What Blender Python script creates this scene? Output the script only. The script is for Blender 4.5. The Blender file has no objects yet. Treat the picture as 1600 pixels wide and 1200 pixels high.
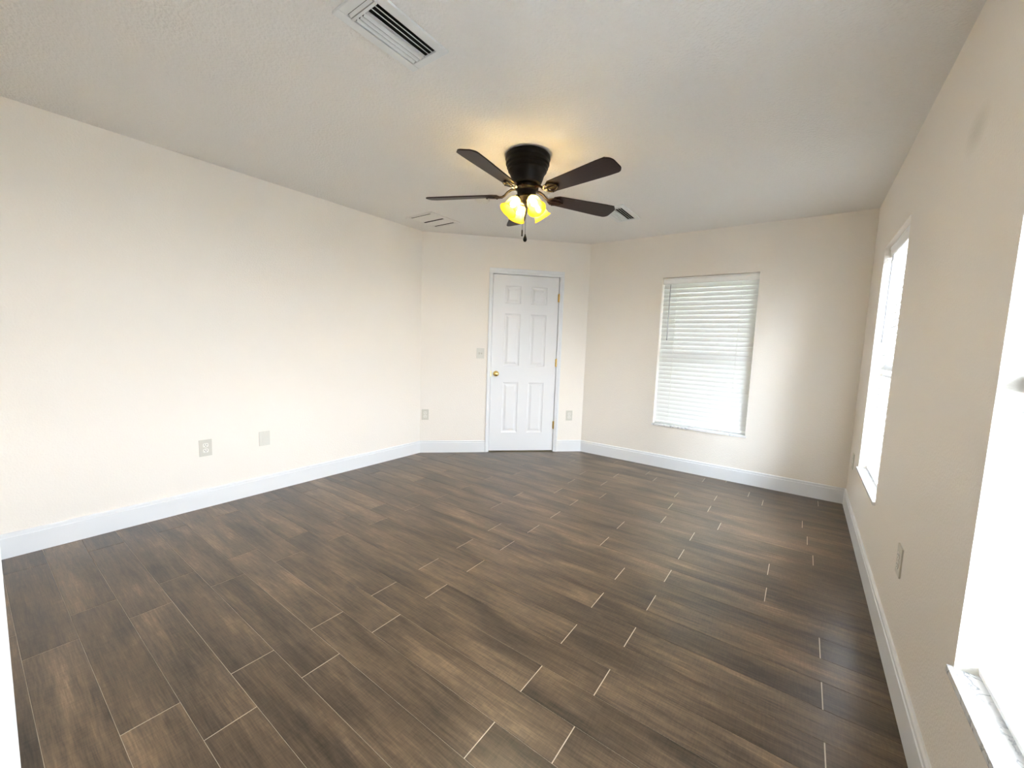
import bpy, bmesh, math, random
from mathutils import Vector, Matrix
random.seed(7)
SC = bpy.context.scene
COL = SC.collection
R2 = math.sqrt(0.5)

# ------------------------------------------------------------------ camera
cam_d = bpy.data.cameras.new('camera')
cam = bpy.data.objects.new('camera', cam_d); COL.objects.link(cam)
cam_d.sensor_fit = 'HORIZONTAL'; cam_d.sensor_width = 36.0
cam_d.lens = 36.0 * 631.41 / 1600.0
cam_d.clip_start = 0.01
YAW, PITCH, ROLL = 0.6232, 0.0991, 0.0347
cy, sy, cp, sp, cr, sr = (math.cos(YAW), math.sin(YAW), math.cos(PITCH), math.sin(PITCH), math.cos(ROLL), math.sin(ROLL))
fw = Vector((-sy*cp, cy*cp, -sp)); r0 = Vector((cy, sy, 0)); u0 = r0.cross(fw)
rt = cr*r0 + sr*u0; up = -sr*r0 + cr*u0
cam.matrix_world = Matrix(((rt.x, up.x, -fw.x, 0), (rt.y, up.y, -fw.y, 0), (rt.z, up.z, -fw.z, 1.2654), (0, 0, 0, 1)))
SC.camera = cam

# ------------------------------------------------------------------ sky, sun, exposure
SKY_STRENGTH = 10.0
W = bpy.data.worlds.new('sky'); SC.world = W; W.use_nodes = True
wn, wl = W.node_tree.nodes, W.node_tree.links
bg = wn['Background']; bg.inputs['Strength'].default_value = SKY_STRENGTH
tc = wn.new('ShaderNodeTexCoord'); sx = wn.new('ShaderNodeSeparateXYZ'); rp = wn.new('ShaderNodeValToRGB')
wl.new(tc.outputs['Generated'], sx.inputs[0]); wl.new(sx.outputs['Z'], rp.inputs['Fac']); wl.new(rp.outputs['Color'], bg.inputs['Color'])
# hazy bright sky, bluer overhead
e = rp.color_ramp.elements
e[0].position = 0.0; e[0].color = (0.92, 0.96, 1.0, 1)
e[1].position = 1.0; e[1].color = (0.62, 0.80, 1.0, 1)
k = e.new(0.45); k.color = (0.82, 0.92, 1.0, 1)
W.cycles.sampling_method = 'MANUAL'; W.cycles.sample_map_resolution = 256

sun_d = bpy.data.lights.new('sun', 'SUN'); sun_d.energy = 6.0; sun_d.angle = 0.009; sun_d.color = (1.0, 0.95, 0.86)
sun = bpy.data.objects.new('sun', sun_d); COL.objects.link(sun)
sun.rotation_euler = Vector((0.42, 0.36, -0.84)).to_track_quat('-Z', 'Y').to_euler()

SC.view_settings.view_transform = 'Standard'; SC.view_settings.look = 'None'
SC.view_settings.exposure = 2.37; SC.view_settings.gamma = 1.0; SC.view_settings.use_curve_mapping = False
SC.cycles.use_denoising = True
SC.cycles.max_bounces = 14; SC.cycles.diffuse_bounces = 10; SC.cycles.glossy_bounces = 4; SC.cycles.transparent_max_bounces = 12
SC.cycles.sample_clamp_indirect = 12.0
SC.cycles.use_light_tree = True
SC.cycles.caustics_reflective = False; SC.cycles.caustics_refractive = False

# ------------------------------------------------------------------ room numbers (metres)
L, R, D, CH, H = 3.457, 0.3826, 4.4017, 1.349, 2.44
DL = CH*math.sqrt(2)
SILL, WTOP = 0.462, 2.004
TH = 0.15
WIN = [('back', -0.8345, 0.872), ('right', 3.362, 0.852), ('right', 1.0445, 0.863)]

def portal(name, loc, rotz, w, h):
    ld = bpy.data.lights.new(name, 'AREA'); ld.shape = 'RECTANGLE'; ld.size = w; ld.size_y = h
    ld.cycles.is_portal = True
    o = bpy.data.objects.new(name, ld); COL.objects.link(o)
    o.location = loc
    n = Vector((-math.sin(rotz), math.cos(rotz), 0))
    o.rotation_euler = n.to_track_quat('-Z', 'Y').to_euler()
portal('daylight_portal_back', (WIN[0][1], D+TH+.01, (SILL+WTOP)/2), math.pi, .88, 1.56)
portal('daylight_portal_right', (R+TH+.01, WIN[1][1], (SILL+WTOP)/2), math.pi/2, .88, 1.56)
portal('daylight_portal_near', (R+TH+.01, WIN[2][1], (SILL+WTOP)/2), math.pi/2, .88, 1.56)

# ------------------------------------------------------------------ materials
def srgb(r, g, b):
    f = lambda c: (c/255)/12.92 if c/255 <= 0.04045 else ((c/255+0.055)/1.055)**2.4
    return (f(r), f(g), f(b), 1)

def mat(name, col, rough=0.5, metal=0.0, spec=0.5, bump=None, var=None):
    m = bpy.data.materials.new(name); m.use_nodes = True
    n, l = m.node_tree.nodes, m.node_tree.links
    b = n['Principled BSDF']
    b.inputs['Base Color'].default_value = (*col[:3], 1); b.inputs['Roughness'].default_value = rough
    b.inputs['Metallic'].default_value = metal; b.inputs['Specular IOR Level'].default_value = spec
    t = n.new('ShaderNodeTexCoord')
    if bump:
        sc, st, dist = bump
        ns = n.new('ShaderNodeTexNoise'); ns.inputs['Scale'].default_value = sc; ns.inputs['Detail'].default_value = 3
        bp = n.new('ShaderNodeBump'); bp.inputs['Strength'].default_value = st; bp.inputs['Distance'].default_value = dist
        l.new(t.outputs['Object'], ns.inputs['Vector']); l.new(ns.outputs['Fac'], bp.inputs['Height']); l.new(bp.outputs['Normal'], b.inputs['Normal'])
    if var:
        sc, amt = var
        ns = n.new('ShaderNodeTexNoise'); ns.inputs['Scale'].default_value = sc
        mx = n.new('ShaderNodeMix'); mx.data_type = 'RGBA'
        mx.inputs['A'].default_value = (*[c*(1-amt) for c in col[:3]], 1); mx.inputs['B'].default_value = (*[min(1, c*(1+amt)) for c in col[:3]], 1)
        l.new(t.outputs['Object'], ns.inputs['Vector']); l.new(ns.outputs['Fac'], mx.inputs['Factor']); l.new(mx.outputs['Result'], b.inputs['Base Color'])
    return m

WALLC = (0.83, 0.785, 0.72)
M = {}
M['wall'] = mat('cream_wall_paint', WALLC, 0.55, bump=(110, 0.3, 0.006), var=(1.2, 0.012))
M['ceiling'] = mat('flat_ceiling_paint', (0.82, 0.805, 0.775), 0.8, bump=(75, 0.6, 0.012), var=(1.0, 0.012))
M['trim'] = mat('white_trim_paint', (0.76, 0.775, 0.79), 0.35, bump=(30, 0.02, 0.002))
M['door'] = mat('white_door_paint', (0.76, 0.77, 0.785), 0.38, bump=(60, 0.03, 0.002))
M['blind'] = mat('white_blind_vinyl', (0.88, 0.88, 0.87), 0.4, bump=(25, 0.02, 0.001))
m = M['slat'] = M['blind'].copy(); m.name = 'translucent_blind_vinyl'     # thin vinyl slats pass some daylight
n_, l_ = m.node_tree.nodes, m.node_tree.links; n_['Principled BSDF'].inputs['Base Color'].default_value = (.765, .77, .775, 1)
tl_ = n_.new('ShaderNodeBsdfTranslucent'); tl_.inputs[0].default_value = (.90, .90, .88, 1)
mx_ = n_.new('ShaderNodeMixShader'); mx_.inputs[0].default_value = .05
l_.new(n_['Principled BSDF'].outputs[0], mx_.inputs[1]); l_.new(tl_.outputs[0], mx_.inputs[2]); l_.new(mx_.outputs[0], n_['Material Output'].inputs['Surface'])
M['cord'] = mat('white_cord', (0.85, 0.85, 0.83), 0.8, var=(60, 0.05))
M['wand'] = mat('grey_acrylic_wand', (0.36, 0.37, 0.39), 0.25, var=(12, 0.05))
M['frame'] = mat('white_window_frame', (0.8, 0.81, 0.82), 0.4, var=(4, 0.03))
M['brass'] = mat('polished_brass', (0.83, 0.60, 0.22), 0.18, 1.0, var=(20, 0.05))
M['plate'] = mat('ivory_plate', (0.62, 0.60, 0.53), 0.45, var=(20, 0.02))
M['plate_pale'] = mat('pale_plate', (0.68, 0.67, 0.61), 0.4, var=(20, 0.02))
M['plate_white'] = mat('white_plate', (0.82, 0.80, 0.75), 0.4, var=(20, 0.02))
M['receptacle'] = mat('white_receptacle', (0.78, 0.76, 0.70), 0.35, var=(20, 0.02))
M['slot'] = mat('dark_slot', (0.03, 0.03, 0.03), 0.6, var=(20, 0.1))
M['duct_shade'] = mat('duct_shade_black', (0.012, 0.012, 0.013), 0.8, var=(6, 0.2))  # near-black colour stands in for the shade inside the vents
M['vent'] = mat('white_vent_metal', (0.74, 0.76, 0.75), 0.4, bump=(40, 0.02, 0.001))
M['bronze'] = mat('black_bronze', (0.003, 0.0025, 0.0025), 0.42, 0.0, 0.12, var=(14, 0.3))
M['iron'] = mat('dark_bronze_iron', (0.009, 0.004, 0.003), 0.4, 0.0, 0.18, var=(14, 0.3))
M['detector'] = mat('detector_plastic', (0.78, 0.76, 0.70), 0.5, var=(10, 0.02))

def nodes(m): return m.node_tree.nodes, m.node_tree.links

# right wall: same paint with a faint, darker round spot high up
m = M['wall_spotted'] = M['wall'].copy(); m.name = 'cream_wall_paint_spotted'
n, l = nodes(m); b = n['Principled BSDF']
old = b.inputs['Base Color'].links[0].from_socket
t = n.new('ShaderNodeTexCoord'); mp = n.new('ShaderNodeMapping')
mp.inputs['Location'].default_value = (-R/.3, -1.96/.13, -1.995/.075); mp.inputs['Scale'].default_value = (1/.3, 1/.13, 1/.075)
ln = n.new('ShaderNodeVectorMath'); ln.operation = 'LENGTH'
mr = n.new('ShaderNodeMapRange'); mr.inputs['From Min'].default_value = 1.0; mr.inputs['From Max'].default_value = 0.2; mr.inputs['To Max'].default_value = 0.26
mx = n.new('ShaderNodeMix'); mx.data_type = 'RGBA'; mx.inputs['B'].default_value = (0.33, 0.33, 0.25, 1)
l.new(t.outputs['Object'], mp.inputs['Vector']); l.new(mp.outputs['Vector'], ln.inputs[0]); l.new(ln.outputs['Value'], mr.inputs['Value'])
l.new(mr.outputs['Result'], mx.inputs['Factor']); l.new(old, mx.inputs['A']); l.new(mx.outputs['Result'], b.inputs['Base Color'])

# wood-look porcelain planks
def floor_mat():
    m = bpy.data.materials.new('wood_look_tile'); m.use_nodes = True
    n, l = nodes(m); b = n['Principled BSDF']
    N = n.new
    tc = N('ShaderNodeTexCoord'); at = N('ShaderNodeAttribute'); at.attribute_name = 'plank'
    # each plank cuts its own piece out of the grain
    ofs = N('ShaderNodeVectorMath'); ofs.operation = 'MULTIPLY'; ofs.inputs[1].default_value = (37, 53, 0)
    l.new(at.outputs['Color'], ofs.inputs[0])
    add = N('ShaderNodeVectorMath'); add.operation = 'ADD'
    l.new(tc.outputs['Object'], add.inputs[0]); l.new(ofs.outputs['Vector'], add.inputs[1])
    def noise(sx, sy, scale, detail, rough=.55, dist=0):
        mp = N('ShaderNodeMapping'); mp.inputs['Scale'].default_value = (sx, sy, 1)
        ns = N('ShaderNodeTexNoise'); ns.inputs['Scale'].default_value = scale; ns.inputs['Detail'].default_value = detail
        ns.inputs['Roughness'].default_value = rough; ns.inputs['Distortion'].default_value = dist
        l.new(add.outputs['Vector'], mp.inputs['Vector']); l.new(mp.outputs['Vector'], ns.inputs['Vector'])
        return ns.outputs['Fac']
    broad = noise(1.0, 4.0, 2.0, 3, .5, .5)
    streak = noise(1.0, 16.0, 3.0, 5, .6, .6)
    fine = noise(1.0, 15.0, 14.0, 3, .6)
    saw = noise(7.0, 1.0, 22.0, 2, .5)
    def mix(a, b2, f):
        x = N('ShaderNodeMix'); x.data_type = 'FLOAT'; x.inputs['Factor'].default_value = f
        l.new(a, x.inputs['A']); l.new(b2, x.inputs['B']); return x.outputs['Result']
    v = mix(mix(mix(broad, streak, .40), fine, .24), saw, .10)
    cr_ = N('ShaderNodeValToRGB'); e = cr_.color_ramp.elements
    e[0].position = .33; e[0].color = (0.016, 0.010, 0.006, 1)
    e[1].position = .68; e[1].color = (0.33, 0.212, 0.112, 1)
    k = e.new(.45); k.color = (0.082, 0.054, 0.031, 1)
    k = e.new(.55); k.color = (0.158, 0.100, 0.054, 1)
    l.new(v, cr_.inputs['Fac'])
    sp_ = N('ShaderNodeSeparateColor'); l.new(at.outputs['Color'], sp_.inputs[0])
    tone = N('ShaderNodeMapRange'); tone.inputs['To Min'].default_value = .74; tone.inputs['To Max'].default_value = 1.08
    l.new(sp_.outputs['Blue'], tone.inputs['Value'])
    hs = N('ShaderNodeHueSaturation'); hs.inputs['Saturation'].default_value = .92
    l.new(cr_.outputs['Color'], hs.inputs['Color']); l.new(tone.outputs['Result'], hs.inputs['Value'])
    l.new(hs.outputs['Color'], b.inputs['Base Color'])
    rr = N('ShaderNodeMapRange'); rr.inputs['To Min'].default_value = .25; rr.inputs['To Max'].default_value = .36
    l.new(streak, rr.inputs['Value']); l.new(rr.outputs['Result'], b.inputs['Roughness'])
    b.inputs['Specular IOR Level'].default_value = .5
    bp = N('ShaderNodeBump'); bp.inputs['Strength'].default_value = .15; bp.inputs['Distance'].default_value = .002
    l.new(mix(fine, streak, .5), bp.inputs['Height']); l.new(bp.outputs['Normal'], b.inputs['Normal'])
    return m
M['tile'] = floor_mat()
M['grout'] = mat('tan_grout', (0.62, 0.54, 0.43), 0.8, var=(30, 0.1))

# fan blades: dark walnut
def blade_mat():
    m = mat('walnut_blade', (0.03, 0.012, 0.008), 0.42, 0.0, 0.3)
    n, l = nodes(m); b = n['Principled BSDF']
    tc = n.new('ShaderNodeTexCoord'); mp = n.new('ShaderNodeMapping'); mp.inputs['Scale'].default_value = (3, 60, 3)
    ns = n.new('ShaderNodeTexNoise'); ns.inputs['Scale'].default_value = 2; ns.inputs['Detail'].default_value = 4
    r_ = n.new('ShaderNodeValToRGB'); r_.color_ramp.elements[0].color = (0.010, 0.0045, 0.0035, 1); r_.color_ramp.elements[1].color = (0.030, 0.012, 0.008, 1)
    l.new(tc.outputs['Object'], mp.inputs[0]); l.new(mp.outputs[0], ns.inputs[0]); l.new(ns.outputs['Fac'], r_.inputs[0]); l.new(r_.outputs[0], b.inputs['Base Color'])
    return m
M['blade'] = blade_mat()

# amber glass shade: lets light through, glows amber
def shade_mat():
    m = bpy.data.materials.new('amber_glass'); m.use_nodes = True
    n, l = nodes(m); out = n['Material Output']; n.remove(n['Principled BSDF'])
    tr = n.new('ShaderNodeBsdfTransparent'); tr.inputs[0].default_value = (1.0, .96, .84, 1)
    tl = n.new('ShaderNodeBsdfTranslucent'); tl.inputs[0].default_value = (.44, .31, .06, 1)
    em = n.new('ShaderNodeEmission'); em.inputs[0].default_value = (1.0, .60, .012, 1); em.inputs[1].default_value = .95
    tc = n.new('ShaderNodeTexCoord'); ns = n.new('ShaderNodeTexNoise'); ns.inputs['Scale'].default_value = 22
    mr = n.new('ShaderNodeMapRange'); mr.inputs['To Min'].default_value = .07; mr.inputs['To Max'].default_value = .12
    l.new(tc.outputs['Object'], ns.inputs[0]); l.new(ns.outputs['Fac'], mr.inputs['Value']); l.new(mr.outputs['Result'], em.inputs[1])
    df = n.new('ShaderNodeBsdfDiffuse'); df.inputs[0].default_value = (.20, .115, .003, 1)     # opal layer throws most light back inside
    m0 = n.new('ShaderNodeMixShader'); m0.inputs[0].default_value = .72
    l.new(tl.outputs[0], m0.inputs[1]); l.new(df.outputs[0], m0.inputs[2])
    m1 = n.new('ShaderNodeMixShader'); m1.inputs[0].default_value = .76
    l.new(tr.outputs[0], m1.inputs[1]); l.new(m0.outputs[0], m1.inputs[2])
    ad = n.new('ShaderNodeAddShader'); l.new(m1.outputs[0], ad.inputs[0]); l.new(em.outputs[0], ad.inputs[1])
    l.new(ad.outputs[0], out.inputs['Surface'])
    return m
M['shade'] = shade_mat()
def emit(name, col, s):
    m = bpy.data.materials.new(name); m.use_nodes = True
    n, l = nodes(m); n.remove(n['Principled BSDF']); e = n.new('ShaderNodeEmission')
    e.inputs[0].default_value = (*col, 1); e.inputs[1].default_value = s
    l.new(e.outputs[0], n['Material Output'].inputs['Surface']); return m
M['bulb'] = emit('lit_bulb', (1.0, .88, .68), 240.0)

# window glass
def glass_mat():
    m = bpy.data.materials.new('window_glass'); m.use_nodes = True
    n, l = nodes(m); n.remove(n['Principled BSDF'])
    tr = n.new('ShaderNodeBsdfTransparent'); tr.inputs[0].default_value = (.95, .95, .96, 1)
    gl = n.new('ShaderNodeBsdfGlossy'); gl.inputs['Roughness'].default_value = .02
    lw = n.new('ShaderNodeLayerWeight'); lw.inputs[0].default_value = .12
    mx = n.new('ShaderNodeMixShader'); l.new(lw.outputs['Fresnel'], mx.inputs[0]); l.new(tr.outputs[0], mx.inputs[1]); l.new(gl.outputs[0], mx.inputs[2])
    l.new(mx.outputs[0], n['Material Output'].inputs['Surface']); return m
M['glass'] = glass_mat()

# cultured marble sill: white with grey veins
def marble_mat():
    m = mat('veined_marble', (.85, .86, .87), .15)
    n, l = nodes(m); b = n['Principled BSDF']
    tc = n.new('ShaderNodeTexCoord')
    ns = n.new('ShaderNodeTexNoise'); ns.inputs['Scale'].default_value = 11; ns.inputs['Detail'].default_value = 5; ns.inputs['Distortion'].default_value = 1.6
    r_ = n.new('ShaderNodeValToRGB'); e = r_.color_ramp.elements
    e[0].position = .46; e[0].color = (.86, .87, .88, 1); e[1].position = .54; e[1].color = (.86, .87, .88, 1)
    k = e.new(.50); k.color = (.33, .36, .40, 1)
    n2 = n.new('ShaderNodeTexNoise'); n2.inputs['Scale'].default_value = 6
    r2 = n.new('ShaderNodeValToRGB'); r2.color_ramp.elements[0].position = .48; r2.color_ramp.elements[1].position = .62
    mx = n.new('ShaderNodeMix'); mx.data_type = 'RGBA'; mx.inputs['A'].default_value = (.86, .87, .88, 1)
    l.new(tc.outputs['Object'], ns.inputs[0]); l.new(tc.outputs['Object'], n2.inputs[0]); l.new(ns.outputs['Fac'], r_.inputs[0]); l.new(n2.outputs['Fac'], r2.inputs[0])
    l.new(r2.outputs[0], mx.inputs['Factor']); l.new(r_.outputs[0], mx.inputs['B']); l.new(mx.outputs['Result'], b.inputs['Base Color'])
    return m
M['marble'] = marble_mat()
M['lawn'] = mat('lawn_grass', (0.13, 0.14, 0.08), 0.9, bump=(60, .5, .03), var=(3, .35))
M['bounce'] = mat('pale_bounce_slab', (0.60, 0.58, 0.54), 0.9, bump=(60, .3, .005), var=(1.5, .08))
M['leaf'] = mat('sunlit_leaf', (0.10, 0.115, 0.035), 0.6, var=(2.5, .4))
M['bark'] = mat('grey_bark', (0.16, 0.12, 0.09), 0.9, bump=(30, .6, .02))
M['stucco'] = mat('tan_stucco', (0.42, 0.34, 0.24), 0.9, bump=(60, .4, .01))

# ------------------------------------------------------------------ mesh helpers
class MB:
    def __init__(s): s.b = bmesh.new()
    def box(s, x0, x1, y0, y1, z0, z1, bev=0.0, mtx=None):
        r = bmesh.ops.create_cube(s.b, size=1.0)
        vs = r['verts']
        for v in vs: v.co = Vector(((x0+x1)/2+v.co.x*(x1-x0), (y0+y1)/2+v.co.y*(y1-y0), (z0+z1)/2+v.co.z*(z1-z0)))
        if bev > 0:
            es = list({e for v in vs for e in v.link_edges})
            q = bmesh.ops.bevel(s.b, geom=es, offset=bev, segments=2, affect='EDGES', profile=.6)
            vs = list({v for f in q['faces'] for v in f.verts} | {v for v in vs if v.is_valid})
        if mtx is not None:
            for v in vs: v.co = mtx @ v.co
        return s
    def lathe(s, prof, seg=32, mtx=None, cap=True):
        rings = []
        for r, z in prof:
            if r < 1e-6: rings.append([s.b.verts.new((0, 0, z))])
            else: rings.append([s.b.verts.new((r*math.cos(2*math.pi*i/seg), r*math.sin(2*math.pi*i/seg), z)) for i in range(seg)])
        for a, c in zip(rings, rings[1:]):
            for i in range(seg):
                j = (i+1) % seg
                if len(a) == 1 and len(c) == 1: continue
                if len(a) == 1: s.b.faces.new((a[0], c[j], c[i]))
                elif len(c) == 1: s.b.faces.new((a[i], a[j], c[0]))
                else: s.b.faces.new((a[i], a[j], c[j], c[i]))
        if mtx is not None:
            for ring in rings:
                for v in ring: v.co = mtx @ v.co
        return s
    def tube(s, pts, rad, seg=8, flat=1.0, cap=True):
        pts = [Vector(p) for p in pts]; rings = []
        for i, p in enumerate(pts):
            d = (pts[min(i+1, len(pts)-1)]-pts[max(i-1, 0)]).normalized()
            a = Vector((0, 0, 1)) if abs(d.z) < .95 else Vector((1, 0, 0))
            u = d.cross(a).normalized(); v = u.cross(d).normalized()
            rr = rad[i] if isinstance(rad, (list, tuple)) else rad
            rings.append([s.b.verts.new(p + u*math.cos(2*math.pi*k/seg)*rr + v*math.sin(2*math.pi*k/seg)*rr*flat) for k in range(seg)])
        for a, c in zip(rings, rings[1:]):
            for k in range(seg): s.b.faces.new((a[k], a[(k+1) % seg], c[(k+1) % seg], c[k]))
        if cap: s.b.faces.new(rings[0][::-1]); s.b.faces.new(rings[-1])
        return s
    def prism(s, outline, axis_pts):
        """outline of (a, b) swept straight between two frames: axis_pts = [(origin, A, B), (origin, A, B)]"""
        rings = [[s.b.verts.new(o + A*a + B*c) for a, c in outline] for o, A, B in axis_pts]
        n = len(outline)
        for k in range(n): s.b.faces.new((rings[0][k], rings[0][(k+1) % n], rings[1][(k+1) % n], rings[1][k]))
        s.b.faces.new(rings[0][::-1]); s.b.faces.new(rings[1]); return s
    def build(s, name, m, parent=None, smooth=False, xf=None):
        bmesh.ops.recalc_face_normals(s.b, faces=s.b.faces[:])
        if xf is not None: bmesh.ops.transform(s.b, matrix=xf, verts=s.b.verts[:])
        me = bpy.data.meshes.new(name); s.b.to_mesh(me); s.b.free()
        if smooth:
            for p in me.polygons: p.use_smooth = True
            try: me.set_sharp_from_angle(angle=math.radians(40))
            except Exception: pass
        me.materials.append(M[m] if isinstance(m, str) else m)
        o = bpy.data.objects.new(name, me); COL.objects.link(o)
        if parent: o.parent = parent
        return o

def empty(name, loc, rz=0.0, label=None, cat=None, group=None):
    o = bpy.data.objects.new(name, None); COL.objects.link(o); o.empty_display_size = .05
    o.location = loc; o.rotation_euler = (0, 0, rz)
    if label: o['label'] = label
    if cat: o['category'] = cat
    if group: o['group'] = group
    return o
def struct(o, label=None, cat=None):
    o['kind'] = 'structure'
    if label: o['label'] = label
    if cat: o['category'] = cat
    return o
def copy_thing(o, loc, rz, label, group=None):
    c = o.copy(); COL.objects.link(c); c.location = loc; c.rotation_euler = (0, 0, rz); c['label'] = label
    if group: c['group'] = group
    for ch in list(o.children):
        d = ch.copy(); COL.objects.link(d); d.parent = c
        for g in list(ch.children):
            e = g.copy(); COL.objects.link(e); e.parent = d
    return c
def xf(loc, rz): return Matrix.Translation(Vector(loc)) @ Matrix.Rotation(rz, 4, 'Z')

RZ = {'right': math.pi/2, 'back': math.pi, 'door': math.radians(225), 'left': math.radians(270), 'rear': 0.0}
def onwall(side, a, z=0.0):
    """a point on a wall's room face: a = y on right/left, x on back/rear, distance from the left corner on the door wall"""
    if side == 'right': return Vector((R, a, z))
    if side == 'left': return Vector((-L, a, z))
    if side == 'back': return Vector((a, D, z))
    if side == 'rear': return Vector((a, 0, z))
    return Vector((-L + a*R2, D-CH + a*R2, z))

# ------------------------------------------------------------------ room shell
def wall(name, side, a0, a1, holes, m, label):
    """room face at local y = 0, body to y = -TH; holes (s0, s1, z0, z1) in the wall's own running coordinate"""
    b = bmesh.new()
    ss = sorted({a0, a1, *[h[0] for h in holes], *[h[1] for h in holes]}); zs = sorted({-.05, H+.02, *[h[2] for h in holes], *[h[3] for h in holes]})
    def solid(i, j):
        if i < 0 or j < 0 or i >= len(ss)-1 or j >= len(zs)-1: return False
        s, z = (ss[i]+ss[i+1])/2, (zs[j]+zs[j+1])/2
        return not any(h[0] < s < h[1] and h[2] < z < h[3] for h in holes)
    V = {}
    def v(s, y, z):
        k = (round(s, 5), y, round(z, 5))
        if k not in V: V[k] = b.verts.new((s, y, z))
        return V[k]
    for i in range(len(ss)-1):
        for j in range(len(zs)-1):
            if not solid(i, j): continue
            p, q, r, t = ss[i], ss[i+1], zs[j], zs[j+1]
            b.faces.new((v(p, 0, r), v(q, 0, r), v(q, 0, t), v(p, 0, t))); b.faces.new((v(p, -TH, r), v(p, -TH, t), v(q, -TH, t), v(q, -TH, r)))
            for di, dj, e in ((-1, 0, (p, r, p, t)), (1, 0, (q, r, q, t)), (0, -1, (p, r, q, r)), (0, 1, (p, t, q, t))):
                if not solid(i+di, j+dj):
                    b.faces.new((v(e[0], 0, e[1]), v(e[0], -TH, e[1]), v(e[2], -TH, e[3]), v(e[2], 0, e[3])))
    mb = MB.__new__(MB); mb.b = b
    return mb
def place_wall(mb, name, m, side):
    base = {'right': (R, 0, 0), 'left': (-L, 0, 0), 'back': (0, D, 0), 'rear': (0, 0, 0), 'door': (-L, D-CH, 0)}[side]
    return struct(mb.build(name, m, xf=xf(base, RZ[side])))

# running coordinate: right +y, back -x, left -y, rear +x, door wall: minus the distance from its left corner
place_wall(wall('', 'right', -1.4, D+TH, [(c-w/2, c+w/2, SILL, WTOP) for s_, c, w in WIN[1:]], 0, 0), 'wall_right', 'wall_spotted', 'right')
c, w = WIN[0][1], WIN[0][2]
place_wall(wall('', 'back', -R-TH, L+TH, [(-c-w/2, -c+w/2, SILL, WTOP)], 0, 0), 'wall_back', 'wall', 'back')
place_wall(wall('', 'left', -D-TH, 1.4, [], 0, 0), 'wall_left', 'wall', 'left')
DS0, DS1, DZ = 0.790, 1.554, 2.040          # door slab, distances from the left corner of its wall
place_wall(wall('', 'door', -DL-.05, .05, [(-DS1-.012, -DS0+.012, -.05, DZ+.012)], 0, 0), 'wall_door', 'wall', 'door')
RO0, RO1 = -.72, .26                        # the opening the photographer stands in
place_wall(wall('', 'rear', -L-TH, R+TH, [(RO0, RO1, -.05, 2.05)], 0, 0), 'wall_rear', 'wall', 'rear')
mb = MB(); mb.box(-1.3, R+TH, -1.4-TH, -1.4, -.05, H+.02); mb.box(-1.3-TH, -1.3, -1.4-TH, -TH, -.05, H+.02); struct(mb.build('wall_hall', 'wall'))
mb = MB(); mb.box(-L-TH, R+TH, -1.4-TH, D+TH, H, H+.12); struct(mb.build('ceiling', 'ceiling'))

# added roof overhang, out of view, cuts steep sky to dim the back window
mb = MB(); mb.box(-L-TH, R+TH, D+TH, D+TH+2.5, H+.02, H+.14); struct(mb.build('added_overhang', 'trim'))

# floor of staggered plank tiles
def build_floor():
    b = bmesh.new(); lay = b.loops.layers.color.new('plank'); rng = random.Random(3)
    PT, Y0, LEN = .1516, .692, .899
    odd = {11: -.060, 13: -.066, 15: -.750, 16: -.397, 17: -.778, 19: -.807, 20: -.519, 21: -1.082, 22: -.30, 23: -.70}
    def quad(pts, col, mi):
        f = b.faces.new([b.verts.new(p) for p in pts]); f.material_index = mi
        for lp in f.loops: lp[lay] = col
    g0, g1, dz = .0008, .0019, .0016
    for k in range(-15, 25):
        y0, y1 = Y0+PT*k, Y0+PT*(k+1)
        y1 = min(y1, D+.02)
        if y1 <= y0: continue
        off = odd.get(k, -.517 if k % 2 == 0 else -.738)
        i0 = math.floor((-L-.02-off)/LEN)
        for i in range(i0, 12):
            x0, x1 = off+LEN*i, off+LEN*(i+1)
            x0, x1 = max(x0, -L-.02), min(x1, R+.02)
            if x1-x0 < .004: continue
            col = (rng.random(), rng.random(), rng.random(), 1)
            a, c_, e, d = x0+g1, x1-g1, y0+g0, y1-g0
            quad([(a, e, 0), (c_, e, 0), (c_, d, 0), (a, d, 0)], col, 0)
            i_ = .0007
            for p, q in (((a, e), (c_, e)), ((c_, e), (c_, d)), ((c_, d), (a, d)), ((a, d), (a, e))):
                quad([(p[0], p[1], 0), (p[0], p[1], -dz), (q[0], q[1], -dz), (q[0], q[1], 0)], col, 0)
    quad([(-L-.02, -1.6, -.0012), (R+.02, -1.6, -.0012), (R+.02, D+.02, -.0012), (-L-.02, D+.02, -.0012)], (0, 0, 0, 1), 1)
    quad([(-L-.02, -1.6, -.08), (-L-.02, D+.02, -.08), (R+.02, D+.02, -.08), (R+.02, -1.6, -.08)], (0, 0, 0, 1), 1)
    # cut along the slanted door wall, leaving a little under it
    n_ = Vector((-R2, R2, 0)); p0 = onwall('door', 0) + n_*.12
    bmesh.ops.bisect_plane(b, geom=b.verts[:]+b.edges[:]+b.faces[:], plane_co=p0, plane_no=n_, clear_outer=True)
    bmesh.ops.recalc_face_normals(b, faces=b.faces[:])
    for f in b.faces:
        if abs(f.normal.z) > .9 and f.calc_center_median().z > -.05 and f.normal.z < 0: f.normal_flip()
    me = bpy.data.meshes.new('floor'); b.to_mesh(me); b.free()
    me.materials.append(M['tile']); me.materials.append(M['grout'])
    o = bpy.data.objects.new('floor', me); COL.objects.link(o); return struct(o)
build_floor()

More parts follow.
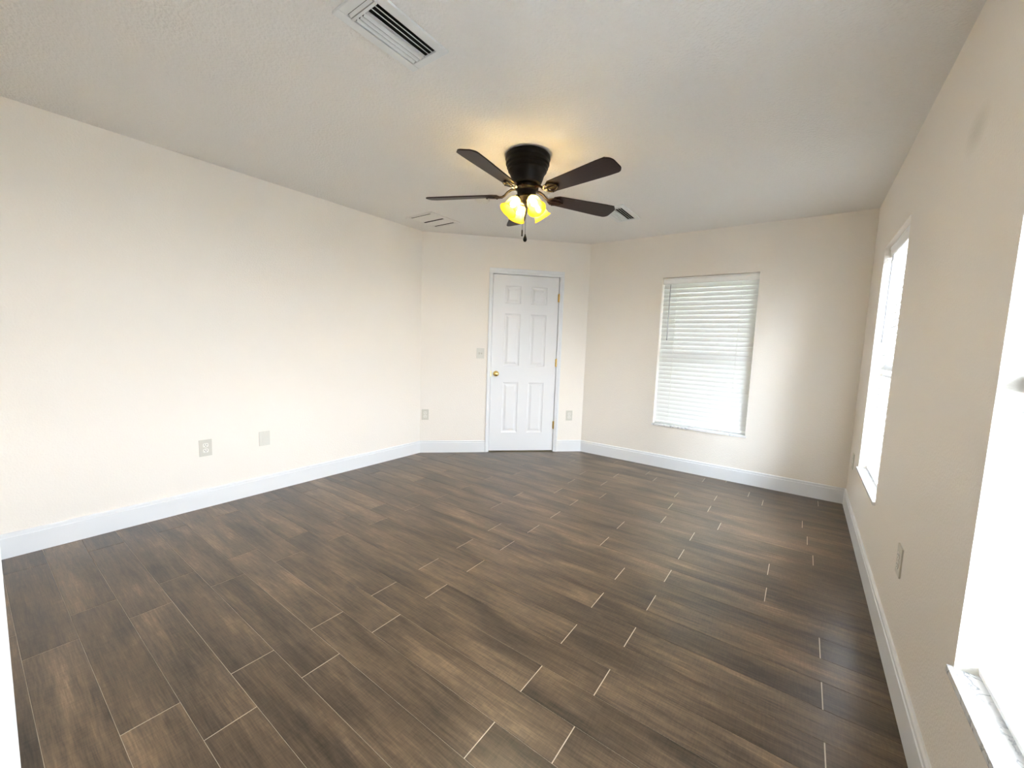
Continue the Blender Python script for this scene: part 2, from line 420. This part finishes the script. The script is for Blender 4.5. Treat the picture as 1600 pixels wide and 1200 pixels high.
# baseboards: flat board with a small stepped cap
BH, BT = .137, .014
PROF = [(.0, 0), (BT, 0), (BT, BH-.024), (BT-.003, BH-.021), (BT-.003, BH-.006), (BT-.008, BH), (0, BH)]
Z = Vector((0, 0, 1))
def baseboard(name, p, q, n0, m0, m1):
    """p to q along the wall foot, n0 = room normal, m0 / m1 = along-wall shift per metre of depth (mitres)"""
    d = (q-p).normalized(); mb = MB()
    mb.prism(PROF, [(p, n0 + d*m0, Z), (q, n0 + d*m1, Z)]); return struct(mb.build(name, 'trim'))
t8 = math.tan(math.pi/8)
A_, B_, C_ = Vector((-L, D-CH, 0)), Vector((-L+CH, D, 0)), Vector((R, D, 0))
baseboard('baseboard_left', Vector((-L, 0, 0)), A_, Vector((1, 0, 0)), 1, -t8)
nd = Vector((R2, -R2, 0)); CS0, CS1, CZ = .742, 1.606, 2.104
baseboard('baseboard_door', A_, onwall('door', CS0), nd, t8, 0)
baseboard('baseboard_corner', onwall('door', CS1), B_, nd, 0, -t8)
baseboard('baseboard_back', B_, C_, Vector((0, -1, 0)), t8, -1)
baseboard('baseboard_right', C_, Vector((R, 0, 0)), Vector((-1, 0, 0)), 1, -1)
baseboard('baseboard_rear', Vector((-.76, 0, 0)), Vector((-L, 0, 0)), Vector((0, 1, 0)), 0, -1)

# ------------------------------------------------------------------ doors and casings
def casing(name, side, in0, in1, intop, out0, out1, outtop, base, jamb, label):
    """moulded casing around an opening, in wall-local coordinates, plus the jamb lining"""
    mb = MB()
    for (a, c, s) in ((out0, in0, 1), (in1, out1, -1)):
        inner, outer = (c, a) if s == 1 else (a, c)
        w = abs(c-a)
        sg = 1 if outer < inner else -1
        pr = [(0, 0), (0, .018), (.004*sg, .020), (.55*w*sg, .016), (.62*w*sg, .011), ((w-.004)*sg, .009), (w*sg, .007), (w*sg, 0)]
        pr = [(outer+a_, b_) for a_, b_ in pr]
        mb.prism(pr, [(Vector((0, 0, 0)), Vector((1, 0, 0)), Vector((0, 1, 0))), (Vector((0, 0, intop)), Vector((1, 0, 0)), Vector((0, 1, 0)))])
    w = outtop-intop
    pr = [(0, outtop), (.018, outtop), (.020, outtop-.004), (.016, outtop-.55*w), (.011, outtop-.62*w), (.009, intop+.004), (.007, intop), (0, intop)]
    mb.prism(pr, [(Vector((out0, 0, 0)), Vector((0, 1, 0)), Z), (Vector((out1, 0, 0)), Vector((0, 1, 0)), Z)])
    j0, j1, jt = jamb
    mb.box(j0-.014, j0, -TH, .007, 0, jt); mb.box(j1, j1+.014, -TH, .007, 0, jt); mb.box(j0-.014, j1+.014, -TH, .007, jt, jt+.014)
    return struct(mb.build(name, 'trim', xf=xf(base, RZ[side])))
DB = onwall('door', 0)
# wall-local running coordinate on the door wall is minus the distance from the left corner
casing('trim_1', 'door', -DS1-.008, -DS0+.008, DZ+.008, -CS1, -CS0, CZ, DB, (-DS1-.0045, -DS0+.0045, DZ+.0045), 'door casing')

def door_slab():
    b = bmesh.new(); w = DS1-DS0; z0, z1 = .012, DZ; F, K = -.009, -.044
    def S(d): return -(d)          # distance from corner -> running coordinate
    cols = [(.929, 1.112), (1.229, 1.416)]; rows = [(.227, .820), (1.010, 1.606), (1.720, 1.917)]
    ss = sorted([DS0, DS1]+[x for c in cols for x in c]); zs = sorted([z0, z1]+[x for r in rows for x in r])
    def q(*p): b.faces.new([b.verts.new((S(x), y, z)) for x, y, z in p])
    for i in range(len(ss)-1):
        for j in range(len(zs)-1):
            a, c, e, d = ss[i], ss[i+1], zs[j], zs[j+1]
            if (a, c) in cols and (e, d) in rows:
                prev = None
                for ins, dep in ((0, 0), (.006, -.006), (.020, -.009), (.024, -.009), (.046, -.002)):
                    ring = [(a+ins, F+dep, e+ins), (c-ins, F+dep, e+ins), (c-ins, F+dep, d-ins), (a+ins, F+dep, d-ins)]
                    if prev:
                        for k in range(4): q(prev[k], prev[(k+1) % 4], ring[(k+1) % 4], ring[k])
                    prev = ring
                q(*prev)
            else: q((a, F, e), (c, F, e), (c, F, d), (a, F, d))
    q((DS0, K, z0), (DS1, K, z0), (DS1, K, z1), (DS0, K, z1))
    for p, r in (((DS0, z0), (DS1, z0)), ((DS1, z0), (DS1, z1)), ((DS1, z1), (DS0, z1)), ((DS0, z1), (DS0, z0))):
        q((p[0], F, p[1]), (p[0], K, p[1]), (r[0], K, r[1]), (r[0], F, r[1]))
    bmesh.ops.remove_doubles(b, verts=b.verts[:], dist=.0003)
    mb = MB.__new__(MB); mb.b = b
    o = mb.build('door_1', 'door'); o.location = DB; o.rotation_euler = (0, 0, RZ['door']); return struct(o)
door = door_slab()
mb = MB(); T = Matrix.Translation((-.849, -.009, .917)) @ Matrix.Rotation(-math.pi/2, 4, 'X')
mb.lathe([(0, 0), (.031, 0), (.033, .003), (.030, .008), (.016, .012), (.011, .018), (.011, .030), (.018, .036), (.0255, .044), (.0275, .052), (.0255, .060), (.018, .066), (.008, .068), (0, .068)], 28, T)
k = mb.build('door_knob', 'brass', door, True); k['label'] = 'polished brass door knob'
mb = MB(); mb.box(-DS0-.001, -DS0+.004, -.012, .009, .885, .950, .001); k = mb.build('strike_plate', 'brass', door); k['label'] = 'brass strike plate'
for z in (.320, 1.060, 1.808):
    mb = MB()
    for i in range(5):
        mb.lathe([(0, -.0085), (.0062, -.0085), (.0062, .0085), (0, .0085)], 12, Matrix.Translation((-DS1-.002, .004, z-.036+.018*i)))
    mb.lathe([(0, -.05), (.004, -.049), (.005, -.046), (.004, .046), (.005, .047), (.003, .051), (0, .052)], 10, Matrix.Translation((-DS1-.002, .004, z)))
    mb.box(-DS1-.001, -DS1+.010, -.006, -.001, z-.044, z+.044)
    k = mb.build('door_hinge', 'brass', door, True); k['label'] = 'brass door hinge'
# casing of the doorway the photograph is taken from
casing('trim_2', 'rear', RO0+.02, RO1-.02, 2.040, RO0-.042, RO1+.042, 2.102, (0, 0, 0), (RO0+.0165, RO1-.0165, 2.036), 'casing')

# ------------------------------------------------------------------ windows
def window(i, side, c, w, n_lab):
    loc = onwall(side, c); rz = RZ[side]
    h0, h1 = SILL-.012, WTOP
    mb = MB(); f, y0, y1 = .036, -.145, -.100
    mb.box(-w/2, -w/2+f, y0, y1, h0, h1, .003); mb.box(w/2-f, w/2, y0, y1, h0, h1, .003)
    mb.box(-w/2+f, w/2-f, y0, y1, h1-f, h1, .003); mb.box(-w/2+f, w/2-f, y0, y1, h0, h0+f+.012, .003)
    zm = (h0+h1)/2
    mb.box(-w/2+f, w/2-f, y0+.004, y1+.006, zm-.028, zm+.028, .003)
    o = mb.build('window_%d' % i, 'frame'); o.location = loc; o.rotation_euler = (0, 0, rz); struct(o)
    mb = MB(); mb.box(-w/2+f, w/2-f, -.126, -.122, h0+f, zm); mb.build('window_pane', 'glass', o)
    mb = MB(); mb.box(-w/2+f, w/2-f, -.126, -.122, zm, h1-f); mb.build('window_pane', 'glass', o)
    mb = MB(); mb.box(-w/2+.0005, w/2-.0005, -.1, .0, SILL-.012, SILL+.006); mb.box(-w/2-.010, w/2+.010, .0, .012, SILL-.014, SILL+.006, .002)
    mb.build('window_sill', 'marble', o)
    return o
for i, (s_, c, w) in enumerate(WIN): window(i+1, s_, c, w, '')

# ------------------------------------------------------------------ faux wood blinds
PITCH_S = .0453; SY = -.066
def blind(side, c, w, label, group, wand, tilt):
    TILT = math.radians(tilt)
    o = empty('window_blind', onwall(side, c), RZ[side], label, 'blind', group)
    bw = w-.012
    mb = MB(); mb.box(-bw/2, bw/2, -.094, -.042, WTOP-.048, WTOP-.003, .002); mb.build('headrail', 'blind', o)
    mb = MB()
    pr = [(-.040, WTOP-.066), (-.034, WTOP-.066), (-.030, WTOP-.060), (-.030, WTOP-.020), (-.026, WTOP-.012), (-.026, WTOP-.004), (-.040, WTOP-.004)]
    mb.prism(pr, [(Vector((-w/2+.002, 0, 0)), Vector((0, 1, 0)), Z), (Vector((w/2-.002, 0, 0)), Vector((0, 1, 0)), Z)]); mb.build('valance', 'blind', o)
    # one slat: thin crowned plank, room edge low
    prof = []
    n_ = 8
    for i in range(n_+1):
        u = -1+2*i/n_; prof.append((u*.025, .0014+.0012*(1-u*u)))
    for i in range(n_, -1, -1):
        u = -1+2*i/n_; prof.append((u*.025, -.0014+.0012*(1-u*u)))
    ca, sa = math.cos(-TILT), math.sin(-TILT)
    pr = [(a*ca-b_*sa, a*sa+b_*ca) for a, b_ in prof]
    mb = MB(); mb.prism(pr, [(Vector((-bw/2, 0, 0)), Vector((0, 1, 0)), Z), (Vector((bw/2, 0, 0)), Vector((0, 1, 0)), Z)])
    s0 = mb.build('slat', 'slat', o, True)
    ztop, zbot = WTOP-.084, SILL+.006+.054
    n = int(round((ztop-zbot)/PITCH_S)); pit = (ztop-zbot)/n
    for k in range(n+1):
        s = s0 if k == 0 else s0.copy()
        if k: COL.objects.link(s); s.parent = o
        s.location = (0, SY, ztop-k*pit)
    mb = MB(); mb.box(-bw/2, bw/2, -.026, .026, -.009, .009, .003, Matrix.Translation((0, SY, SILL+.006+.020)) @ Matrix.Rotation(-.18, 4, 'X')); mb.build('bottom_rail', 'blind', o)
    for sx_ in (-.337*w, .337*w):
        mb = MB(); zb = SILL+.03
        yo = .025*math.cos(TILT)+.0022
        for y in (SY+yo, SY-yo): mb.tube([(sx_, y, WTOP-.05), (sx_, y, zb)], .0011, 6)
        for k in range(n+1):
            z = ztop-k*pit-.0035
            mb.tube([(sx_, SY-yo, z+.025*math.sin(TILT)), (sx_, SY+yo, z-.025*math.sin(TILT))], .0007, 5)
        mb.tube([(sx_+.006, SY+yo+.0005, WTOP-.05), (sx_+.006, SY+yo+.0005, zb)], .0009, 6)
        mb.build('ladder_cord', 'cord', o, True)
    if wand is not None:
        mb = MB(); mb.tube([(wand, -.034, WTOP-.066), (wand, -.031, WTOP-.09), (wand, -.028, 1.37)], [.0025, .0042, .0042], 8); mb.lathe([(0, -.012), (.006, -.010), (.0065, .006), (.0042, .012)], 10, Matrix.Translation((wand, -.028, 1.37)))
        mb.build('tilt_wand', 'wand', o, True)
    return o
blind('back', WIN[0][1], WIN[0][2], 'white slatted blind in the back wall window nearest the door, hung with a grey wand', 'white window blinds', .36, 67)
blind('right', WIN[1][1], WIN[1][2], 'white slatted blind in the far window of the right wall, seen edge-on', 'white window blinds', .30, 50)
blind('right', WIN[2][1], WIN[2][2], 'white slatted blind in the near right window, cut off by the photo edge', 'white window blinds', None, 18)

# ------------------------------------------------------------------ ceiling fan with light kit
FX, FY, BZ = -1.505, 2.180, 2.200
fan = empty('ceiling_fan', (FX, FY, H), 0, 'dark five-blade ceiling fan with four glowing amber glass lights', 'ceiling fan')
mb = MB()
mb.lathe([(0, 0), (.118, 0), (.132, -.004), (.140, -.014), (.141, -.030), (.134, -.040), (.136, -.048), (.136, -.062), (.128, -.070), (.129, -.082), (.120, -.092),
          (.121, -.102), (.110, -.116), (.104, -.130), (.098, -.150), (.092, -.166), (.086, -.176), (.066, -.182), (0, -.182)], 48)
mb.build('motor_housing', 'bronze', fan, True)
mb = MB(); mb.lathe([(0, -.182), (.070, -.182), (.074, -.188), (.074, -.206), (.066, -.214), (.060, -.218), (.058, -.246), (.062, -.252), (0, -.252)], 40); mb.build('hub', 'bronze', fan, True)
mb = MB(); mb.lathe([(0, -.252), (.050, -.252), (.066, -.256), (.070, -.266), (.058, -.282), (.030, -.294), (.014, -.298), (.011, -.312), (.006, -.318), (0, -.319)], 36); mb.build('light_fitter', 'bronze', fan, True)

def blade_mesh():
    mb = MB(); b = mb.b
    r0, r1 = .185, .660
    pts = []
    def hw(t): return .048 + .020*min(1, t*1.25)   # half width grows outward
    N_ = 16
    top = []
    for i in range(N_+1):
        t = i/N_; x = r0+(r1-r0)*t
        h = hw(t)
        if t < .08: h *= math.sqrt(max(.0, 1-((.08-t)/.08)**2))*.35+.65
        top.append((x, h))
    tip = [(r1-.004+.008*math.cos(a), None) for a in ()]
    out = [(x, h) for x, h in top[:-1]]
    # rounded, slightly slanted tip
    hh = hw(1)
    for k in range(9):
        a = math.pi/2*(1-k/8); out.append((r1-.035+.035*math.cos(a), hh-.035+.035*math.sin(a)))
    for k in range(9):
        a = -math.pi/2*(k/8); out.append((r1-.050+.050*math.cos(a), -hh+.050+.050*math.sin(a)))
    out += [(x, -h) for x, h in reversed(top[:-1])]
    th = .0035
    lo = [b.verts.new((x, y, -th)) for x, y in out]; hi = [b.verts.new((x, y, th)) for x, y in out]
    n = len(out)
    b.faces.new(lo[::-1]); b.faces.new(hi)
    for k in range(n): b.faces.new((lo[k], lo[(k+1) % n], hi[(k+1) % n], hi[k]))
    return mb
def iron_mesh():
    mb = MB()
    # arm from the hub, two curved fingers and a plate under the blade
    mb.tube([(.060, 0, .036), (.095, 0, .034), (.122, 0, .020), (.142, 0, .001), (.160, 0, -.008), (.185, 0, -.0085)], [.012, .011, .010, .010, .011, .010], 10, .7)
    for s in (-1, 1):
        mb.tube([(.150, 0, -.004), (.165, .018*s, -.0075), (.185, .034*s, -.0085), (.215, .037*s, -.0085), (.240, .026*s, -.0085), (.258, .008*s, -.0085)], [.007, .0075, .007, .0065, .006, .005], 8, .6)
    mb.tube([(.18, 0, -.008), (.22, 0, -.008), (.262, 0, -.008)], [.008, .007, .008], 8, .6)
    for p in ((.200, .035), (.200, -.035), (.258, 0)):
        mb.lathe([(0, -.0045), (.0045, -.004), (.006, 0), (.006, .003), (0, .003)], 10, Matrix.Translation((p[0], p[1], -.0115)))
    return mb
bl0 = ir0 = None
for k in range(5):
    ang = math.radians(-84.0 + 72.0*k)
    if k == 0:
        bl0 = blade_mesh().build('blade', 'blade', fan); ir0 = iron_mesh().build('blade_iron', 'iron', bl0, True); bl, ir = bl0, ir0
    else:
        bl = bl0.copy(); COL.objects.link(bl); bl.parent = fan; ir = ir0.copy(); COL.objects.link(ir); ir.parent = bl
    bl.location = (0, 0, BZ-H); bl.rotation_euler = (Matrix.Rotation(ang, 3, 'Z') @ Matrix.Rotation(math.radians(-13), 3, 'X')).to_euler()

cam_dir = math.atan2(-FY, -FX)
sh0 = None
for k in range(4):
    az = cam_dir + math.radians(30+90*k); til = math.radians(38)
    # local -Z of the shade runs down its axis from the socket to the mouth
    rot = Matrix.Rotation(az, 3, 'Z') @ Matrix.Rotation(-til, 3, 'Y')
    pos = Vector((.052*math.cos(az), .052*math.sin(az), -.262))
    if k == 0:
        mb = MB(); po = [(.022, -.016), (.027, -.024), (.036, -.038), (.0415, -.056), (.043, -.074), (.0435, -.092), (.047, -.106), (.0555, -.120), (.0585, -.124)]
        mb.lathe(po + [(r-.0022, z) for r, z in reversed(po)], 36)
        sh0 = sh = mb.build('lamp_shade', 'shade', fan, True); sh['label'] = 'glowing amber bell-shaped glass shade'
        mb = MB(); mb.lathe([(0, .012), (.010, .012), (.013, 0), (.024, -.006), (.0245, -.022), (.019, -.024), (.013, -.030), (0, -.030)], 20); so0 = mb.build('socket_cup', 'bronze', sh, True)
        mb = MB(); mb.lathe([(0, -.030), (.010, -.032), (.014, -.044), (.0185, -.058), (.0185, -.070), (.012, -.082), (0, -.086)], 10); bu0 = mb.build('bulb', 'bulb', sh, True)
    else:
        sh = sh0.copy(); COL.objects.link(sh); sh.parent = fan
        for g in (so0, bu0):
            c_ = g.copy(); COL.objects.link(c_); c_.parent = sh
    sh.location = pos; sh.rotation_euler = rot.to_euler()
vx, vy = -math.sin(cam_dir), math.cos(cam_dir)
def chain(off, z0, z1, knob):
    x, y = vx*off[0]+math.cos(cam_dir)*off[1], vy*off[0]+math.sin(cam_dir)*off[1]
    mb = MB(); n = int((z0-z1)/.006)
    mb.tube([(x, y, z0-H), (x, y, z1-H)], .0009, 5)
    for i in range(n): mb.lathe([(0, -.0018), (.0016, -.0009), (.0016, .0009), (0, .0018)], 6, Matrix.Translation((x, y, z1-H+.006*i)))
    c_ = mb.build('pull_chain', 'bronze', fan, True)
    mb = MB(); s = 1.0 if knob == 'drop' else .5
    pr = [(0, .004), (.003, .002), (.005, -.008), (.010, -.020), (.0125, -.030), (.0105, -.039), (.005, -.044), (0, -.045)] if knob == 'drop' else [(0, .003), (.003, .002), (.0042, -.004), (.0042, -.030), (.0055, -.034), (.003, -.038), (0, -.038)]
    mb.lathe(pr, 14, Matrix.Translation((x, y, z1-H))); mb.build('pull_knob', 'bronze', c_, True)
chain((.000, .012), 2.13, 1.955, 'drop')
chain((-.020, .0), 2.17, 1.985, 'bar')

# ------------------------------------------------------------------ ceiling vents and detector
def register(x0, x1, y0, y1, label):
    cx, cy_ = (x0+x1)/2, (y0+y1)/2; o = empty('ceiling_vent', (cx, cy_, H), 0, label, 'vent', 'louvered ceiling vents')
    hx, hy = (x1-x0)/2, (y1-y0)/2; bx_, by = .038, .034; t = .010
    mb = MB()
    ix, iy = hx-bx_, hy-by
    for a in ((-hx, -ix, -hy, hy), (ix, hx, -hy, hy), (-ix, ix, -hy, -iy), (-ix, ix, iy, hy)):
        mb.box(a[0], a[1], a[2], a[3], -t, -.0005, .0025)
    mb.build('frame', 'vent', o)
    mb = MB(); mb.box(-ix, ix, -iy, iy, -.0022, -.0012); mb.build('duct_shade_sheet', 'duct_shade', o)  # flat dark sheet behind the louvers, painted as the shade of the duct
    # blades either side of the middle throw air left and right; a short end blade
    span = iy-.004
    for s in (-1, 1):
        for j in range(3):
            x = s*(.012+.021*j); w_ = .0165 if s > 0 else .0130
            mb = MB(); ang = -s*math.radians(34)
            pr = []
            for q in range(5):
                u = -1+q/2; pr.append((u*w_/2, .0016*(1-u*u)+.0005))
            for q in range(4, -1, -1):
                u = -1+q/2; pr.append((u*w_/2, .0016*(1-u*u)-.0005))
            c2, s2 = math.cos(ang), math.sin(ang)
            pr = [(a*c2-b_*s2, a*s2+b_*c2) for a, b_ in pr]
            mb.prism(pr, [(Vector((x, -span+.030, -.0095)), Vector((1, 0, 0)), Z), (Vector((x, span, -.0095)), Vector((1, 0, 0)), Z)])
            mb.build('louver', 'vent', o)
    mb = MB(); mb.box(-ix, ix, -span+.014, -span+.026, -.012, -.0025); mb.box(-.0015, .0015, -span+.03, span, -.011, -.0025); mb.build('divider', 'vent', o)
    mb = MB(); mb.box(-ix+.004, ix-.004, -.006, .006, -.0007, .0007, 0, Matrix.Translation((0, -span+.006, -.008)) @ Matrix.Rotation(math.radians(-35), 4, 'X')); mb.build('end_louver', 'vent', o)
    return o
register(-1.492, -1.276, .880, 1.256, 'white louvered ceiling vent at the top edge of the photo')
register(-1.535, -1.315, 3.30, 3.735, 'small white ceiling vent beyond the fan blade, near the back window')

def return_vent(x0, x1, y0, y1, label):
    o = empty('ceiling_register', ((x0+x1)/2, (y0+y1)/2, H), 0, label, 'vent'); hx, hy = (x1-x0)/2, (y1-y0)/2
    mb = MB(); f = .042
    for a in ((-hx, -hx+f, -hy, hy), (hx-f, hx, -hy, hy), (-hx+f, hx-f, -hy, -hy+.014), (-hx+f, hx-f, hy-.010, hy)):
        mb.box(a[0], a[1], a[2], a[3], -.012, -.0005, .002)
    mb.build('frame', 'ceiling', o)
    mb = MB(); mb.box(-hx+f, hx-f, -hy+.014, hy-.010, -.0022, -.0012); mb.build('duct_shade_sheet', 'duct_shade', o)  # dark sheet gives the gaps between louvers their shade
    for a, c in ((-hy+.024, -.002), (.010, .142), (.155, hy-.011)):
        mb = MB(); w2 = (c-a)/2
        mb.box(-hx+f+.001, hx-f-.001, -w2, w2, -.0010, .0010, 0, Matrix.Translation((0, (a+c)/2, -.0090)) @ Matrix.Rotation(math.radians(2.5), 4, 'X')); mb.build('louver', 'ceiling', o)
    return o
return_vent(-3.232, -2.862, 2.640, 3.010, 'square white ceiling vent in the corner above the left wall')

o = empty('smoke_detector', (-2.235, 2.61, H), 0, 'round white smoke detector on the ceiling behind the left fan blade', 'smoke detector')
mb = MB(); mb.lathe([(0, -.0005), (.064, -.0005), (.064, -.008), (.058, -.012), (.056, -.026), (.048, -.034), (.030, -.037), (0, -.037)], 32); mb.build('body', 'detector', o, True)
mb = MB(); mb.lathe([(0, -.0365), (.011, -.0365), (.011, -.040), (0, -.0405)], 16); mb.build('test_button', 'plate_white', o, True)

# ------------------------------------------------------------------ outlets and switches
def outlet(loc, rz, label, m='plate'):
    o = empty('wall_outlet', loc, rz, label, 'outlet', 'duplex wall outlets')
    mb = MB(); mb.box(-.039, .039, .0004, .006, -.0605, .0605, .002); mb.build('cover_plate', m, o)
    for s in (-1, 1):
        mb = MB(); zc = s*.0197
        out = []
        for k in range(24):
            a = 2*math.pi*k/24; out.append((max(-.0168, min(.0168, .0175*math.cos(a)*1.12)), max(-.0140, min(.0140, .0175*math.sin(a)))))
        mb.prism(out, [(Vector((0, .006, zc)), Vector((1, 0, 0)), Z), (Vector((0, .0082, zc)), Vector((1, 0, 0)), Z)])
        r_ = mb.build('receptacle', 'receptacle', o)
        mb = MB(); mb.box(-.0080, -.0052, .0080, .0086, zc-.001, zc+.0075); mb.box(.0052, .0080, .0080, .0086, zc-.0005, zc+.007)
        mb.lathe([(0, 0), (.0026, 0), (.0026, .0006), (0, .0006)], 10, Matrix.Translation((0, .0080, zc-.0075)) @ Matrix.Rotation(-math.pi/2, 4, 'X')); mb.build('slots', 'slot', r_)
    mb = MB(); mb.lathe([(0, 0), (.0030, 0), (.0026, .0012), (0, .0014)], 10, Matrix.Translation((0, .006, 0)) @ Matrix.Rotation(-math.pi/2, 4, 'X')); mb.build('screw', 'receptacle', o)
    return o
o1 = outlet(onwall('left', 1.0355, .440), RZ['left'], 'duplex outlet low on the left wall, nearer the camera than the blank plate')
copy_thing(o1, onwall('door', .058, .438), RZ['door'], 'duplex outlet tucked beside the left corner of the door wall')
copy_thing(o1, onwall('door', 1.744, .436), RZ['door'], 'duplex outlet right of the white door, near the floor')
copy_thing(o1, onwall('right', 2.193, .449), RZ['right'], 'duplex outlet on the right wall between its two windows')
copy_thing(o1, onwall('right', 4.125, .436), RZ['right'], 'duplex outlet on the right wall between far window and corner')

o = empty('blank_plate', onwall('left', 1.4305, .442), RZ['left'], 'blank light wall plate on the left wall, second from the camera', 'wall plate')
mb = MB(); mb.box(-.040, .040, .0004, .006, -.058, .058, .002); mb.build('cover_plate', 'plate_pale', o)
mb = MB(); mb.box(-.017, .017, .006, .0075, -.034, .034, .0012); mb.build('insert', 'plate_pale', o)
mb = MB()
for z in (-.048, .048): mb.lathe([(0, 0), (.0030, 0), (.0026, .0012), (0, .0014)], 10, Matrix.Translation((0, .006, z)) @ Matrix.Rotation(-math.pi/2, 4, 'X'))
mb.build('screw', 'receptacle', o)

o = empty('light_switch', onwall('door', .663, 1.146), RZ['door'], 'white light switch plate left of the door casing', 'light switch')
mb = MB(); mb.box(-.0435, .0435, .0004, .006, -.0585, .0585, .002); mb.build('cover_plate', 'plate_pale', o)
for x, up_ in ((-.014, 1), (.014, -1)):
    mb = MB(); mb.box(-.0055, .0055, .0055, .0068, -.0125, .0125); mb.build('switch_slot', 'plate', o).location = (x, 0, 0)
    mb = MB(); mb.box(-.0042, .0042, 0, .016, -.0055, .0055, .0015, Matrix.Translation((x, .005, 0)) @ Matrix.Rotation(math.radians(28*up_), 4, 'X')); mb.build('toggle', 'plate', o)

# ------------------------------------------------------------------ outdoors: lawn, tree, and an added slab and leaf belt that shape the daylight
mb = MB(); mb.box(-30, 30, -30, 34, -.45, -.30); struct(mb.build('lawn', 'lawn'))
mb = MB(); mb.box(R+TH+.02, 14, -8, 9, -.30, -.24); struct(mb.build('added_bounce_slab', 'bounce'))  # added pale reflector slab, bounces daylight up to ceiling and upper walls
def tree(loc, h, crown, nleaf, seed, label, z0):
    rng = random.Random(seed)
    o = empty('garden_tree', loc, 0, label, 'tree', None)
    mb = MB(); mb.tube([(0, 0, -.30), (.05, .02, h*.3), (-.03, .05, h*.6), (.02, 0, h*.85)], [.16, .12, .08, .03], 10)
    for k in range(6):
        a = k*1.05+rng.random(); zz = h*(.35+.08*k)
        mb.tube([(0, 0, zz), (.5*crown*math.cos(a), .5*crown*math.sin(a), zz+.35), (.8*crown*math.cos(a), .8*crown*math.sin(a), zz+.8)], [.05, .03, .012], 6)
    mb.build('trunk', 'bark', o, True)
    mb = MB(); b = mb.b
    for i in range(nleaf):
        while True:
            p = Vector((rng.uniform(-1, 1), rng.uniform(-1, 1), rng.uniform(-1, 1)))
            if .25 < p.length < 1: break
        p = Vector((p.x*crown, p.y*crown, z0+(h-z0)*(p.z*.5+.5)))
        d = Vector((rng.gauss(0, 1), rng.gauss(0, 1), rng.gauss(0, .6))).normalized(); s = d.cross(Vector((rng.gauss(0, 1), rng.gauss(0, 1), rng.gauss(0, 1)))).normalized()
        ln, wd = rng.uniform(.16, .28), rng.uniform(.06, .10)
        b.faces.new([b.verts.new(p), b.verts.new(p+d*ln*.5+s*wd), b.verts.new(p+d*ln), b.verts.new(p+d*ln*.5-s*wd)])
    mb.build('foliage', 'leaf', o)
    return o
tree((-1.9, 9.2, 0), 4.6, 2.0, 2600, 5, 'sunlit green tree outside the back window, behind the blind', 1.2)

# added leaf belt, blocks low sky to dim the view behind the blind
def added_hedge():
    rng = random.Random(11); mb = MB(); b = mb.b
    runs = [((-9.0, 12.2), (9.5, 12.2))]
    for (x0, y0), (x1, y1) in runs:
        n = 44
        d = Vector((x1-x0, y1-y0, 0)); ln = d.length; d /= ln; nn = Vector((-d.y, d.x, 0)) * -1
        tops = [4.4+.5*math.sin(i*.9)+rng.uniform(-.3, .3) for i in range(n+1)]
        lo = [b.verts.new(Vector((x0, y0, -.3))+d*ln*i/n) for i in range(n+1)]; hi = [b.verts.new(Vector((x0, y0, tops[i]))+d*ln*i/n) for i in range(n+1)]
        lo2 = [b.verts.new(v.co-nn*1.2) for v in lo]; hi2 = [b.verts.new(v.co-nn*1.2) for v in hi]
        for i in range(n):
            b.faces.new((lo[i], lo[i+1], hi[i+1], hi[i])); b.faces.new((hi[i], hi[i+1], hi2[i+1], hi2[i])); b.faces.new((lo2[i+1], lo2[i], hi2[i], hi2[i+1]))
        for i in range(5200):
            t = rng.random(); zt = tops[int(t*n)]
            p = Vector((x0, y0, rng.uniform(-.25, zt+.35)))+d*ln*t+nn*rng.uniform(-.05, .55)
            q = Vector((rng.gauss(0, 1), rng.gauss(0, 1), rng.gauss(0, .7))).normalized(); s = q.cross(Vector((rng.gauss(0, 1), rng.gauss(0, 1), rng.gauss(0, 1)))).normalized()
            l_, w_ = rng.uniform(.22, .42), rng.uniform(.07, .14)
            b.faces.new([b.verts.new(p), b.verts.new(p+q*l_*.5+s*w_), b.verts.new(p+q*l_), b.verts.new(p+q*l_*.5-s*w_)])
    o = mb.build('added_hedge', 'leaf'); o['kind'] = 'stuff'; o['label'] = 'added belt of green leaves outside, blocking low sky behind the back blind'; o['category'] = 'added_hedge'
    return o
added_hedge()
